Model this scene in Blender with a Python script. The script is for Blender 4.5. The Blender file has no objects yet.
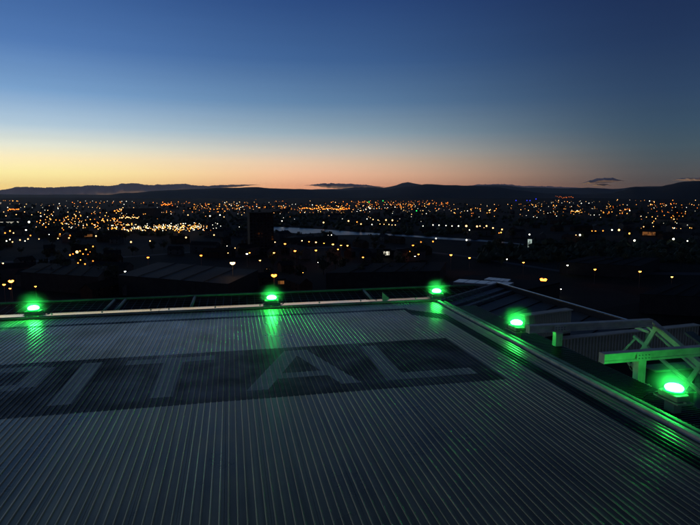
import bpy, bmesh, math, random
from mathutils import Vector, Matrix, noise
random.seed(7)
R = math.radians
sc = bpy.context.scene
col = sc.collection

# ---------------------------------------------------------------- camera
F_PX, CX, CY, HOR = 545.0, 350.0, 262.5, 192.0        # photo is 700 x 525
PITCH = math.atan((CY - HOR) / F_PX)
YAW = R(12.32)
H_CAM = 1.65
cam = bpy.data.objects.new('camera', bpy.data.cameras.new('camera'))
col.objects.link(cam)
cam.location = (0, 0, H_CAM)
cam.rotation_euler = (math.pi / 2 - PITCH, 0, -YAW)
cam.data.sensor_width = 36
cam.data.lens = F_PX / 700 * 36
cam.data.clip_start = 0.05
cam.data.clip_end = 200000
sc.camera = cam

# ---------------------------------------------------------------- world: clear sky a while after sunset
SUN_AZ = YAW + R(-47)                                  # where the sun went down, clockwise from +Y
world = bpy.data.worlds.new('World'); sc.world = world; world.use_nodes = True

def lin(c):
    return tuple((v / 12.92 if v <= 0.04045 else ((v + 0.055) / 1.055) ** 2.4) for v in [k / 255 for k in c]) + (1,)

def build_sky():
    nt = world.node_tree; N = nt.nodes; Lk = nt.links
    bg = N['Background']
    tc = N.new('ShaderNodeTexCoord'); sep = N.new('ShaderNodeSeparateXYZ')
    nrm = N.new('ShaderNodeVectorMath'); nrm.operation = 'NORMALIZE'
    Lk.new(tc.outputs['Generated'], nrm.inputs[0]); Lk.new(nrm.outputs[0], sep.inputs[0])
    asn = N.new('ShaderNodeMath'); asn.operation = 'ARCSINE'; Lk.new(sep.outputs['Z'], asn.inputs[0])
    # elevation 0..90 deg, square-rooted so that the low sky has room in the ramp
    el = N.new('ShaderNodeMapRange'); el.inputs[2].default_value = math.pi / 2
    el.inputs[1].default_value = 0
    el.inputs[3].default_value = 0; el.inputs[4].default_value = 1
    Lk.new(asn.outputs[0], el.inputs[0])
    sq = N.new('ShaderNodeMath'); sq.operation = 'SQRT'; Lk.new(el.outputs[0], sq.inputs[0])
    # angle of azimuth from the sunset point
    flat = N.new('ShaderNodeVectorMath'); flat.operation = 'MULTIPLY'; flat.inputs[1].default_value = (1, 1, 0)
    Lk.new(nrm.outputs[0], flat.inputs[0])
    fn = N.new('ShaderNodeVectorMath'); fn.operation = 'NORMALIZE'; Lk.new(flat.outputs[0], fn.inputs[0])
    dt = N.new('ShaderNodeVectorMath'); dt.operation = 'DOT_PRODUCT'
    dt.inputs[1].default_value = (math.sin(SUN_AZ), math.cos(SUN_AZ), 0); Lk.new(fn.outputs[0], dt.inputs[0])
    ac = N.new('ShaderNodeMath'); ac.operation = 'ARCCOSINE'; Lk.new(dt.outputs['Value'], ac.inputs[0])
    def ramp(stops):
        r = N.new('ShaderNodeValToRGB'); r.color_ramp.interpolation = 'EASE' if False else 'LINEAR'
        els = r.color_ramp.elements
        pts = [(math.sqrt(max(e, 0) / 90), c) for e, c in stops]
        els[0].position = pts[0][0]; els[0].color = lin(pts[0][1])
        els[1].position = pts[-1][0]; els[1].color = lin(pts[-1][1])
        for p, c in pts[1:-1]:
            e = els.new(p); e.color = lin(c)
        Lk.new(sq.outputs[0], r.inputs[0]); return r
    sun = ramp([(0, (255, 206, 124)), (0.6, (255, 222, 140)), (1.8, (255, 238, 166)), (3.0, (252, 236, 188)), (4.2, (224, 226, 208)),
                (6, (174, 197, 213)), (9, (118, 156, 197)), (13, (78, 117, 172)), (18.5, (53, 89, 146)), (35, (30, 44, 71)), (90, (17, 22, 31))])
    mid = ramp([(0, (232, 150, 112)), (0.6, (240, 168, 130)), (1.8, (244, 190, 154)), (3.0, (228, 196, 168)), (4.2, (194, 190, 182)),
                (6, (144, 166, 180)), (9, (94, 128, 163)), (13, (61, 96, 144)), (18.5, (41, 71, 123)), (35, (27, 40, 65)), (90, (17, 22, 31))])
    far = ramp([(0, (78, 68, 66)), (0.6, (82, 74, 72)), (1.8, (80, 81, 83)), (3.0, (72, 83, 90)), (4.2, (65, 83, 95)),
                (6, (55, 77, 97)), (9, (44, 66, 95)), (13, (33, 53, 87)), (18.5, (24, 41, 78)), (35, (21, 32, 55)), (90, (17, 22, 31))])
    def mapr(a, b):
        m = N.new('ShaderNodeMapRange'); m.interpolation_type = 'SMOOTHSTEP'
        m.inputs[1].default_value = R(a); m.inputs[2].default_value = R(b)
        Lk.new(ac.outputs[0], m.inputs[0]); return m
    def mix(f, a, b):
        m = N.new('ShaderNodeMix'); m.data_type = 'RGBA'
        Lk.new(f.outputs[0], m.inputs[0]); Lk.new(a, m.inputs[6]); Lk.new(b, m.inputs[7]); return m.outputs[2]
    c1 = mix(mapr(14, 46), sun.outputs[0], mid.outputs[0])
    c2 = mix(mapr(38, 78), c1, far.outputs[0])
    # a share of the physical twilight sky
    sky = N.new('ShaderNodeTexSky'); sky.sky_type = 'NISHITA'; sky.sun_disc = False
    sky.sun_elevation = R(-4.5); sky.sun_rotation = SUN_AZ; sky.altitude = 60; sky.ozone_density = 2
    add = N.new('ShaderNodeMix'); add.data_type = 'RGBA'; add.blend_type = 'ADD'; add.inputs[0].default_value = 0.1
    Lk.new(c2, add.inputs[6]); Lk.new(sky.outputs[0], add.inputs[7])
    # faint long streaks of thin high haze in the low sky
    mp = N.new('ShaderNodeMapping'); mp.inputs['Scale'].default_value = (1.2, 1.2, 42)
    Lk.new(nrm.outputs[0], mp.inputs[0])
    nz = N.new('ShaderNodeTexNoise'); nz.inputs['Scale'].default_value = 2.2; nz.inputs['Detail'].default_value = 4
    Lk.new(mp.outputs[0], nz.inputs['Vector'])
    mr = N.new('ShaderNodeMapRange'); mr.inputs[1].default_value = 0.3; mr.inputs[2].default_value = 0.7
    mr.inputs[3].default_value = 0.985; mr.inputs[4].default_value = 1.015
    Lk.new(nz.outputs[0], mr.inputs[0])
    mu = N.new('ShaderNodeVectorMath'); mu.operation = 'SCALE'
    Lk.new(add.outputs[2], mu.inputs[0]); Lk.new(mr.outputs[0], mu.inputs['Scale'])
    Lk.new(mu.outputs[0], bg.inputs[0]); bg.inputs[1].default_value = 1.08
build_sky()
vs = sc.view_settings
vs.view_transform = 'Standard'; vs.look = 'None'; vs.exposure = 0.0; vs.gamma = 1; vs.use_curve_mapping = False
cy = sc.cycles
cy.use_denoising = True
cy.max_bounces = 6; cy.diffuse_bounces = 2; cy.glossy_bounces = 4; cy.transmission_bounces = 4; cy.transparent_max_bounces = 8
cy.sample_clamp_indirect = 3.0
cy.volume_step_rate = 2.0; cy.volume_max_steps = 48
cy.caustics_reflective = False; cy.caustics_refractive = False

# ---------------------------------------------------------------- photo -> world helpers
def ray(x, y):
    a = (x - CX) / F_PX; b = -(y - CY) / F_PX
    d = Vector((a, math.cos(PITCH) + b * math.sin(PITCH), -math.sin(PITCH) + b * math.cos(PITCH)))
    return Matrix.Rotation(-YAW, 3, 'Z') @ d
def at_z(x, y, z):
    d = ray(x, y); t = (z - H_CAM) / d.z
    return Vector((0, 0, H_CAM)) + d * t
def at_u(x, y, u):
    d = ray(x, y); return Vector((0, 0, H_CAM)) + d * (u / d.x)
def at_v(x, y, v):
    d = ray(x, y); return Vector((0, 0, H_CAM)) + d * (v / d.y)
def at_dist(x, y, D):
    d = ray(x, y); return Vector((0, 0, H_CAM)) + d * (D / math.hypot(d.x, d.y))
GZ = -60.0

# ---------------------------------------------------------------- materials
MATS = {}
def mat(name, color, rough=0.7, metal=0.0, noise_amt=0.0, noise_scale=4.0, emis=None, strength=0.0, spec=0.5, bump=0.0, sample=True):
    if name in MATS: return MATS[name]
    m = bpy.data.materials.new(name); m.use_nodes = True
    nt = m.node_tree; b = nt.nodes['Principled BSDF']
    b.inputs['Base Color'].default_value = (*color, 1)
    b.inputs['Roughness'].default_value = rough; b.inputs['Metallic'].default_value = metal
    b.inputs['Specular IOR Level'].default_value = spec
    if noise_amt > 0:
        tc = nt.nodes.new('ShaderNodeTexCoord'); nz = nt.nodes.new('ShaderNodeTexNoise')
        nz.inputs['Scale'].default_value = noise_scale; nz.inputs['Detail'].default_value = 6
        nt.links.new(tc.outputs['Object'], nz.inputs['Vector'])
        mr = nt.nodes.new('ShaderNodeMapRange'); mr.inputs[1].default_value = 0.3; mr.inputs[2].default_value = 0.7
        mr.inputs[3].default_value = 1 - noise_amt; mr.inputs[4].default_value = 1 + noise_amt
        nt.links.new(nz.outputs[0], mr.inputs[0])
        vm = nt.nodes.new('ShaderNodeVectorMath'); vm.operation = 'SCALE'; vm.inputs[0].default_value = color
        nt.links.new(mr.outputs[0], vm.inputs['Scale']); nt.links.new(vm.outputs[0], b.inputs['Base Color'])
        mr2 = nt.nodes.new('ShaderNodeMapRange'); mr2.inputs[3].default_value = max(0.05, rough - 0.15); mr2.inputs[4].default_value = min(1, rough + 0.15)
        nt.links.new(nz.outputs[0], mr2.inputs[0]); nt.links.new(mr2.outputs[0], b.inputs['Roughness'])
        if bump > 0:
            bp = nt.nodes.new('ShaderNodeBump'); bp.inputs['Strength'].default_value = bump; bp.inputs['Distance'].default_value = 0.01
            nt.links.new(nz.outputs[0], bp.inputs['Height']); nt.links.new(bp.outputs[0], b.inputs['Normal'])
    if emis:
        b.inputs['Emission Color'].default_value = (*emis, 1); b.inputs['Emission Strength'].default_value = strength
        if not sample: m.cycles.emission_sampling = 'NONE'
    MATS[name] = m; return m

mat('galv', (0.82, 0.72, 0.54), 0.5, 0.0, 0.22, 9, bump=0.1)  # beige base colour carries the warm lamp light on the steel
mat('alu_edge', (0.86, 0.82, 0.72), 0.2, 1.0, 0.12, 3, bump=0.03)
mat('alu_dull', (0.20, 0.20, 0.19), 0.6, 0.4, 0.25, 6)
mat('galv_dull', (0.34, 0.31, 0.25), 0.6, 0.1, 0.3, 8, bump=0.1)
mat('gutter', (0.03, 0.035, 0.04), 0.4, 0.2, 0.3, 6)
mat('concrete', (0.2, 0.19, 0.18), 0.85, 0, 0.2, 0.5)
mat('wall_dark', (0.045, 0.045, 0.045), 0.8, 0, 0.2, 0.3, spec=0.08)
mat('wall_light', (0.11, 0.105, 0.095), 0.8, 0, 0.15, 0.3, spec=0.08)
mat('wall_brick', (0.07, 0.042, 0.03), 0.9, 0, 0.2, 0.4, spec=0.08)
mat('roof_slate', (0.025, 0.026, 0.028), 0.7, 0, 0.3, 0.5, spec=0.08)
mat('roof_tile', (0.04, 0.027, 0.02), 0.8, 0, 0.3, 0.5, spec=0.08)
mat('roof_felt', (0.016, 0.018, 0.018), 0.85, 0, 0.35, 0.08, spec=0.08)
mat('roof_metal', (0.022, 0.024, 0.025), 0.7, 0.0, 0.25, 0.05, spec=0.08)
mat('roof_glass', (0.01, 0.013, 0.014), 0.12, 0, 0.2, 0.3)
mat('roof_membrane', (0.10, 0.10, 0.085), 0.7, 0, 0.35, 0.4)
mat('louvre', (0.78, 0.66, 0.48), 0.6, 0.1, 0.2, 1.5)
mat('skylight', (0.75, 0.78, 0.8), 0.18, 0, 0.1, 0.3)
mat('glass_dark', (0.01, 0.012, 0.015), 0.1)
mat('pole', (0.10, 0.10, 0.10), 0.6, 0.4)
mat('bark', (0.05, 0.04, 0.03), 0.9)
mat('leaf', (0.035, 0.05, 0.02), 0.8, 0, 0.4, 1.0)
mat('leaf_b', (0.05, 0.055, 0.02), 0.8, 0, 0.4, 1.0)
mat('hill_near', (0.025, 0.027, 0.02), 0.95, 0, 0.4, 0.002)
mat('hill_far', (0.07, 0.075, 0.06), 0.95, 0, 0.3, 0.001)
def cloud_material():
    m = bpy.data.materials.new('cloud'); m.use_nodes = True; MATS['cloud'] = m
    nt = m.node_tree; nt.nodes.remove(nt.nodes['Principled BSDF'])
    d = nt.nodes.new('ShaderNodeBsdfDiffuse'); t = nt.nodes.new('ShaderNodeBsdfTranslucent'); mx = nt.nodes.new('ShaderNodeMixShader')
    d.inputs[0].default_value = (0.72, 0.76, 0.84, 1); t.inputs[0].default_value = (0.6, 0.66, 0.8, 1); mx.inputs[0].default_value = 0.3
    nt.links.new(d.outputs[0], mx.inputs[1]); nt.links.new(t.outputs[0], mx.inputs[2]); nt.links.new(mx.outputs[0], nt.nodes['Material Output'].inputs[0])
cloud_material()
mat('asphalt', (0.045, 0.045, 0.047), 0.85, 0, 0.3, 0.1)
mat('white_paint', (0.75, 0.75, 0.73), 0.6)

def lamp_mat(name, c, s, sample=False):
    return mat('lamp_' + name, (0.1, 0.1, 0.1), 0.4, emis=c, strength=s, sample=sample)
AMBER = (1.0, 0.27, 0.03); WARM = (1.0, 0.52, 0.17); WHITE = (0.95, 0.9, 0.68); ORANGE = (1.0, 0.19, 0.015); YEL = (1.0, 0.38, 0.06)
LC = {'amber': AMBER, 'warm': WARM, 'white': WHITE, 'orange': ORANGE, 'yellow': YEL, 'green': (0.02, 0.9, 0.12), 'blue': (0.03, 0.04, 1.0), 'red': (1, 0.06, 0.02)}
for k, c in LC.items():
    lamp_mat(k, c, {'blue': 2.0, 'green': 2.2}.get(k, 4.5))
    lamp_mat(k + '_dim', c, {'blue': 1.0, 'green': 1.0}.get(k, 1.1))
    lamp_mat(k + '_near', c, 16.0, True)

# ---------------------------------------------------------------- object helpers
class MB:
    """collects boxes, bars, tubes and lathes, then links them as one mesh"""
    def __init__(s): s.v = []; s.f = []; s.m = []
    def add(s, vs, fs, mi=0):
        o = len(s.v); s.v += [tuple(p) for p in vs]
        for f in fs: s.f.append([i + o for i in f]); s.m.append(mi)
        return s
    def box(s, x0, x1, y0, y1, z0, z1, mi=0, M=None):
        vs = [Vector(p) for p in ((x0,y0,z0),(x1,y0,z0),(x1,y1,z0),(x0,y1,z0),(x0,y0,z1),(x1,y0,z1),(x1,y1,z1),(x0,y1,z1))]
        if M: vs = [M @ p for p in vs]
        return s.add(vs, [(0,3,2,1),(4,5,6,7),(0,1,5,4),(1,2,6,5),(2,3,7,6),(3,0,4,7)], mi)
    def bar(s, a, b, w, h, mi=0, up=(0,0,1), prof=None):
        a = Vector(a); b = Vector(b); d = (b - a).normalized(); up = Vector(up)
        if abs(d.dot(up)) > 0.98: up = Vector((0,1,0))
        x = d.cross(up).normalized(); y = x.cross(d).normalized()
        pr = prof or [(-w/2,-h/2),(w/2,-h/2),(w/2,h/2),(-w/2,h/2)]
        n = len(pr)
        vs = [p + x*q[0] + y*q[1] for p in (a, b) for q in pr]
        fs = [(i, (i+1) % n, n+(i+1) % n, n+i) for i in range(n)] + [tuple(range(n-1,-1,-1)), tuple(range(n,2*n))]
        return s.add(vs, fs, mi)
    def tube(s, a, b, r0, r1=None, n=10, mi=0):
        r1 = r0 if r1 is None else r1
        a = Vector(a); b = Vector(b); d = (b - a).normalized()
        up = Vector((0,0,1)) if abs(d.z) < 0.95 else Vector((0,1,0))
        x = d.cross(up).normalized(); y = x.cross(d)
        vs = [p + (x*math.cos(t) + y*math.sin(t))*r for p, r in ((a,r0),(b,r1)) for t in [2*math.pi*i/n for i in range(n)]]
        fs = [(i,(i+1)%n,n+(i+1)%n,n+i) for i in range(n)] + [tuple(range(n-1,-1,-1)), tuple(range(n,2*n))]
        return s.add(vs, fs, mi)
    def lathe(s, prof, n=24, mi=0, c=(0,0,0)):
        c = Vector(c); vs = []; fs = []
        for r, z in prof:
            for i in range(n):
                t = 2*math.pi*i/n; vs.append(c + Vector((r*math.cos(t), r*math.sin(t), z)))
        for k in range(len(prof)-1):
            for i in range(n):
                fs.append((k*n+i, k*n+(i+1)%n, (k+1)*n+(i+1)%n, (k+1)*n+i))
        fs.append(tuple(range(n-1,-1,-1))); fs.append(tuple(range((len(prof)-1)*n, len(prof)*n)))
        return s.add(vs, fs, mi)
    def mesh(s, name, *mats):
        me = bpy.data.meshes.new(name); me.from_pydata(s.v, [], s.f)
        for m in mats: me.materials.append(MATS[m] if isinstance(m, str) else m)
        for p, mi in zip(me.polygons, s.m): p.material_index = mi
        me.update(); return me
    def build(s, name, *mats, parent=None, loc=None, smooth=False, bevel=0):
        o = bpy.data.objects.new(name, s.mesh(name, *mats)); col.objects.link(o)
        if loc is not None: o.location = loc
        if parent: o.parent = parent
        if smooth:
            for p in o.data.polygons: p.use_smooth = True
        if bevel:
            b = o.modifiers.new('bevel', 'BEVEL'); b.width = bevel; b.segments = 2; b.limit_method = 'ANGLE'
        return o
def tag(o, label=None, cat=None, group=None, kind=None):
    if label: o['label'] = label
    if cat: o['category'] = cat
    if group: o['group'] = group
    if kind: o['kind'] = kind
    return o
def empty(name, loc=(0,0,0), rz=0):
    o = bpy.data.objects.new(name, None); col.objects.link(o); o.location = loc; o.rotation_euler.z = rz
    o.empty_display_size = 0.2; return o
def inst(name, me, loc=(0,0,0), rz=0, scale=None, parent=None):
    o = bpy.data.objects.new(name, me); col.objects.link(o); o.location = loc; o.rotation_euler.z = rz
    if scale: o.scale = scale
    if parent: o.parent = parent
    return o
def copy_tree(o, parent=None):
    c = o.copy(); col.objects.link(c); c.parent = parent
    for ch in list(o.children): copy_tree(ch, c)
    return c

def tube_obj(name, pts, r, m, parent, n=10):
    b = MB()
    for a, c in zip(pts, pts[1:]): b.tube(a, c, r, n=n)
    return b.build(name, m, parent=parent, smooth=True)

# ================================================================ THE DECK
U_EDGE, V_EDGE = 2.98, 7.66        # right and far edges of the planking
U_LEFT, V_BACK = -13.0, -9.0

def deck_material():
    m = bpy.data.materials.new('deck_planking'); m.use_nodes = True; MATS['deck'] = m
    nt = m.node_tree; N = nt.nodes; L = nt.links; b = N['Principled BSDF']
    geo = N.new('ShaderNodeNewGeometry'); sp = N.new('ShaderNodeSeparateXYZ'); L.new(geo.outputs['Position'], sp.inputs[0])
    X, Y = sp.outputs['X'], sp.outputs['Y']
    def math_(op, a, bb, c=None):
        n = N.new('ShaderNodeMath'); n.operation = op
        for i, v in enumerate((a, bb, c)):
            if v is None: continue
            if isinstance(v, (int, float)): n.inputs[i].default_value = v
            else: L.new(v, n.inputs[i])
        return n.outputs[0]
    def band(s, a, bb): return math_('COMPARE', s, (a + bb) / 2, abs(bb - a) / 2)
    def rect(u0, u1, v0, v1): return math_('MULTIPLY', band(X, u0, u1), band(Y, v0, v1))
    def slant(ub, ut, w, v0, v1):    # leaning stroke from ub at v0 to ut at v1
        k = (ut - ub) / (v1 - v0)
        return math_('MULTIPLY', math_('COMPARE', math_('MULTIPLY_ADD', Y, -k, X), ub - k * v0, w / 2), band(Y, v0, v1))
    def union(ms):
        o = ms[0]
        for q in ms[1:]: o = math_('MAXIMUM', o, q)
        return o
    B, T, W, HB = 4.47, 5.56, 0.175, 0.17
    Md = (B + T) / 2
    def low(c): return c
    # the word HOSPITAL, read from this side; only its end lies in view
    L_ = [rect(1.32, 1.32 + W, B, T), rect(1.32, 2.18, B, B + HB)]
    A_ = [slant(0.18, 0.60, 0.185, B, T), slant(0.99, 0.65, 0.175, B, T), rect(0.33, 0.86, 4.72, 4.86)]
    T_ = [rect(-0.68, -0.50, B, T), rect(-1.03, -0.20, T - 0.15, T)]
    I_ = [rect(-1.44, -1.26, B, T)]
    p0 = -2.42
    P_ = [rect(p0, p0 + W, B, T), rect(p0, p0 + 0.62, T - 0.15, T), rect(p0, p0 + 0.62, B + 0.42, B + 0.57), rect(p0 + 0.58, p0 + 0.75, B + 0.48, T - 0.06)]
    s0 = -3.42
    S_ = [rect(s0 + 0.05, s0 + 0.7, T - 0.15, T), rect(s0, s0 + W, Md, T - 0.06), rect(s0 + 0.05, s0 + 0.68, Md - 0.07, Md + 0.08),
          rect(s0 + 0.56, s0 + 0.56 + W, B + 0.06, Md), rect(s0, s0 + 0.66, B, B + 0.15)]
    o0 = -4.5
    O_ = [rect(o0, o0 + W, B + 0.1, T - 0.1), rect(o0 + 0.62, o0 + 0.62 + W, B + 0.1, T - 0.1), rect(o0 + 0.08, o0 + 0.72, T - 0.15, T), rect(o0 + 0.08, o0 + 0.72, B, B + 0.15)]
    h0 = -5.6
    H_ = [rect(h0, h0 + W, B, T), rect(h0 + 0.62, h0 + 0.62 + W, B, T), rect(h0, h0 + 0.75, Md - 0.075, Md + 0.075)]
    word = union(L_ + A_ + T_ + I_ + P_ + S_ + O_ + H_)
    panel = rect(-5.85, 2.36, 4.27, 5.68)
    line = union([rect(2.70, 2.83, -9.5, 6.55), rect(-13.5, 2.42, 7.20, 7.30),
                  math_('MULTIPLY', math_('MULTIPLY', math_('COMPARE', math_('ADD', X, Y), 9.44, 0.2), band(X, 2.36, 2.83)), band(Y, 6.5, 7.30))])
    # wear of the paint and grime
    nz = N.new('ShaderNodeTexNoise'); nz.inputs['Scale'].default_value = 2.6; nz.inputs['Detail'].default_value = 7; nz.inputs['Roughness'].default_value = 0.62
    L.new(geo.outputs['Position'], nz.inputs['Vector'])
    mp = N.new('ShaderNodeMapping'); mp.inputs['Scale'].default_value = (22, 0.55, 1); L.new(geo.outputs['Position'], mp.inputs[0])
    nz2 = N.new('ShaderNodeTexNoise'); nz2.inputs['Scale'].default_value = 1.0; nz2.inputs['Detail'].default_value = 5
    L.new(mp.outputs[0], nz2.inputs['Vector'])
    def rng(s, a, bb, c, d):
        r = N.new('ShaderNodeMapRange'); r.inputs[1].default_value = a; r.inputs[2].default_value = bb
        r.inputs[3].default_value = c; r.inputs[4].default_value = d; L.new(s, r.inputs[0]); return r.outputs[0]
    wear = rng(nz.outputs[0], 0.35, 0.6, 0.74, 1.0)
    def mixc(f, a, bb):
        n = N.new('ShaderNodeMix'); n.data_type = 'RGBA'
        L.new(f, n.inputs[0])
        for i, v in ((6, a), (7, bb)):
            if isinstance(v, tuple): n.inputs[i].default_value = v
            else: L.new(v, n.inputs[i])
        return n.outputs[2]
    c = mixc(math_('MULTIPLY', panel, rng(nz.outputs[0], 0.34, 0.62, 0.80, 1.0)), (0.47, 0.38, 0.205, 1), (0.050, 0.046, 0.028, 1))  # tan of the bare deck stands in for warm lamp light
    c = mixc(line, c, (0.012, 0.014, 0.012, 1))
    c = mixc(math_('MULTIPLY', word, wear), c, (0.86, 0.76, 0.52, 1))
    # warm lamp light painted along the rib tops as a lighter, patchy colour
    crest_light = math_('MULTIPLY', rng(sp.outputs['Z'], 0.0032, 0.0039, 0, 0.8), math_('MULTIPLY', rng(nz2.outputs[0], 0.3, 0.6, 0.3, 0.85), rng(math_('MAXIMUM', panel, line), 0, 1, 1.0, 0.1)))
    c = mixc(crest_light, c, (0.82, 0.72, 0.52, 1))
    g = math_('MULTIPLY', rng(nz2.outputs[0], 0.3, 0.7, 0.72, 1.22), rng(nz.outputs[0], 0.3, 0.7, 0.82, 1.12))
    oi = N.new('ShaderNodeObjectInfo'); g = math_('MULTIPLY', g, rng(oi.outputs['Random'], 0, 1, 0.93, 1.07))
    nz3 = N.new('ShaderNodeTexNoise'); nz3.inputs['Scale'].default_value = 0.55; nz3.inputs['Detail'].default_value = 3; nz3.inputs['Distortion'].default_value = 1.2
    L.new(geo.outputs['Position'], nz3.inputs['Vector']); g = math_('MULTIPLY', g, rng(nz3.outputs[0], 0.36, 0.64, 0.66, 1.14))
    vm = N.new('ShaderNodeVectorMath'); vm.operation = 'SCALE'; L.new(c, vm.inputs[0]); L.new(g, vm.inputs['Scale'])
    L.new(vm.outputs[0], b.inputs['Base Color'])
    L.new(math_('MULTIPLY', rng(math_('ADD', nz.outputs[0], nz3.outputs[0]), 0.7, 1.3, 0.22, 0.46), rng(math_('MAXIMUM', panel, line), 0, 1, 1.0, 1.45)), b.inputs['Roughness'])
    paint = math_('MAXIMUM', panel, line)
    L.new(rng(paint, 0, 1, 0.5, 0.0), b.inputs['Metallic'])
    L.new(rng(paint, 0, 1, 0.5, 0.22), b.inputs['Specular IOR Level'])
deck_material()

PITCH_RIB = 0.047; RIBS = 5; PW = PITCH_RIB * RIBS
def plank_mesh():
    # extruded plank: flat pan with five rounded ribs, a groove at each side
    pr = [(0.0004, -0.03), (0.0004, -0.0032), (0.0008, -0.002)]
    for k in range(RIBS):
        c = (k + 0.5) * PITCH_RIB
        for du, z in ((-0.0056, -0.002), (-0.0047, 0.0006), (-0.0028, 0.0030), (0.0, 0.0040), (0.0028, 0.0030), (0.0047, 0.0006), (0.0056, -0.002)):
            pr.append((c + du, z))
    pr += [(PW - 0.0008, -0.002), (PW - 0.0004, -0.0032), (PW - 0.0004, -0.03)]
    vs = [(u, v, z) for v in (V_BACK, V_EDGE) for u, z in pr]; n = len(pr)
    fs = [(i, i + 1, n + i + 1, n + i) for i in range(n - 1)] + [tuple(range(n - 1, -1, -1)), tuple(range(n, 2 * n))]
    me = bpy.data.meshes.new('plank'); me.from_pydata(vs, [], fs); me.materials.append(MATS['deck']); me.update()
    for p in me.polygons: p.use_smooth = len(p.vertices) == 4
    me.set_sharp_from_angle(angle=R(50))
    return me
deck = MB().box(U_LEFT, U_EDGE, V_BACK, V_EDGE, -0.42, -0.032).build('helideck', 'alu_dull')
tag(deck, 'ribbed aluminium helicopter deck with worn painted lettering', None, None, 'structure')
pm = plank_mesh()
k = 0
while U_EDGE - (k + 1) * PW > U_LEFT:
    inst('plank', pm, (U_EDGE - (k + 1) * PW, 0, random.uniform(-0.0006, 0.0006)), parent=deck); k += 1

# edge extrusions: round-nosed aluminium kerb with a gutter slot inside it
def nose_profile(w, h, n=8):
    pts = [(-w/2, -h)]
    r = 0.006
    pts += [(-w/2 + r - r*math.cos(math.pi/2*i/4), -r + r*math.sin(math.pi/2*i/4)) for i in range(5)]
    pts += [(w/2 - r + r*math.sin(math.pi/2*i/4), -r + r*math.cos(math.pi/2*i/4)) for i in range(5)]
    pts += [(w/2, -h)]
    return pts
def edge_run(a, b, offset_dir, parts):
    a = Vector(a); b = Vector(b); off = Vector(offset_dir)
    for name, o, zt, w, h, m in parts:
        p = a + off * o + Vector((0, 0, zt)); q = b + off * o + Vector((0, 0, zt))
        ob = MB().bar(p, q, w, h, prof=nose_profile(w, h)).build(name, m, parent=deck, smooth=True)
        ob.data.set_sharp_from_angle(angle=R(40))
seg = 1.5
BOLT = MB().lathe([(0.014, 0.0), (0.014, 0.003), (0.009, 0.004), (0.009, 0.011), (0.004, 0.012)], 8).mesh('bolt', 'galv_dull')
v = V_EDGE + 0.34
def far_parts(): return [('gutter', 0.02, -0.012, 0.038, 0.05, 'gutter'), ]
x = U_LEFT
while x < U_EDGE + 0.1:
    x2 = min(x + seg, U_EDGE + 0.13)
    edge_run((x + 0.002, V_EDGE, 0), (x2 - 0.002, V_EDGE, 0), (0, 1, 0), far_parts())
    # folded aluminium edge cap: low upstand, top falling gently outwards, drip lip
    tl = random.uniform(-0.004, 0.004); zs = 0.036
    pr = [(0.045, -0.2), (0.045, zs - 0.006), (0.05, zs), (0.19, zs - 0.012 + tl/2), (0.335, zs - 0.0265 + tl), (0.342, zs - 0.033 + tl), (0.342, -0.09), (0.33, -0.2)]
    cap = MB()
    cap.add([(xx, V_EDGE + a, z_) for xx in (x + 0.003, x2 - 0.003) for a, z_ in pr], [(i, i+1, 8+i+1, 8+i) for i in range(7)] + [(7, 0, 8, 15), tuple(range(7,-1,-1)), tuple(range(8,16))])
    co = cap.build('edge_cap', 'alu_edge', parent=deck)
    bm = bmesh.new(); bm.from_mesh(co.data); bmesh.ops.recalc_face_normals(bm, faces=bm.faces); bm.to_mesh(co.data); bm.free()
    for bx_ in (0.12, 0.75, 1.38):
        if x + bx_ < x2 - 0.05: inst('bolt', BOLT, (x + bx_, V_EDGE + 0.19, zs - 0.0125 + tl/2), parent=deck)
    x += seg
y = V_EDGE - 0.003
while y > V_BACK:
    y2 = max(y - seg, V_BACK)
    edge_run((U_EDGE, y - 0.002, 0), (U_EDGE, y2 + 0.002, 0), (1, 0, 0),
             [('gutter', 0.02, -0.012, 0.038, 0.05, 'gutter'), ('kerb', 0.07, 0.018, 0.05, 0.12, 'galv'), ('slot', 0.115, -0.03, 0.036, 0.05, 'gutter'), ('flange', 0.165, 0.004, 0.045, 0.09, 'galv_dull'),
              ('apron', 0.44, -0.12, 0.48, 0.03, 'gutter')]); y -= seg

gb = MB(); vv = -3.0
while vv < V_EDGE - 0.03:
    gb.box(U_EDGE + 0.205, U_EDGE + 0.66, vv, vv + 0.012, -0.115, -0.078); vv += 0.034
for du in (0.21, 0.36, 0.51, 0.655): gb.box(U_EDGE + du, U_EDGE + du + 0.008, -3.0, V_EDGE - 0.03, -0.117, -0.082)
go = gb.build('edge_grating', 'gutter', parent=deck); go['kind'] = 'stuff'

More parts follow.
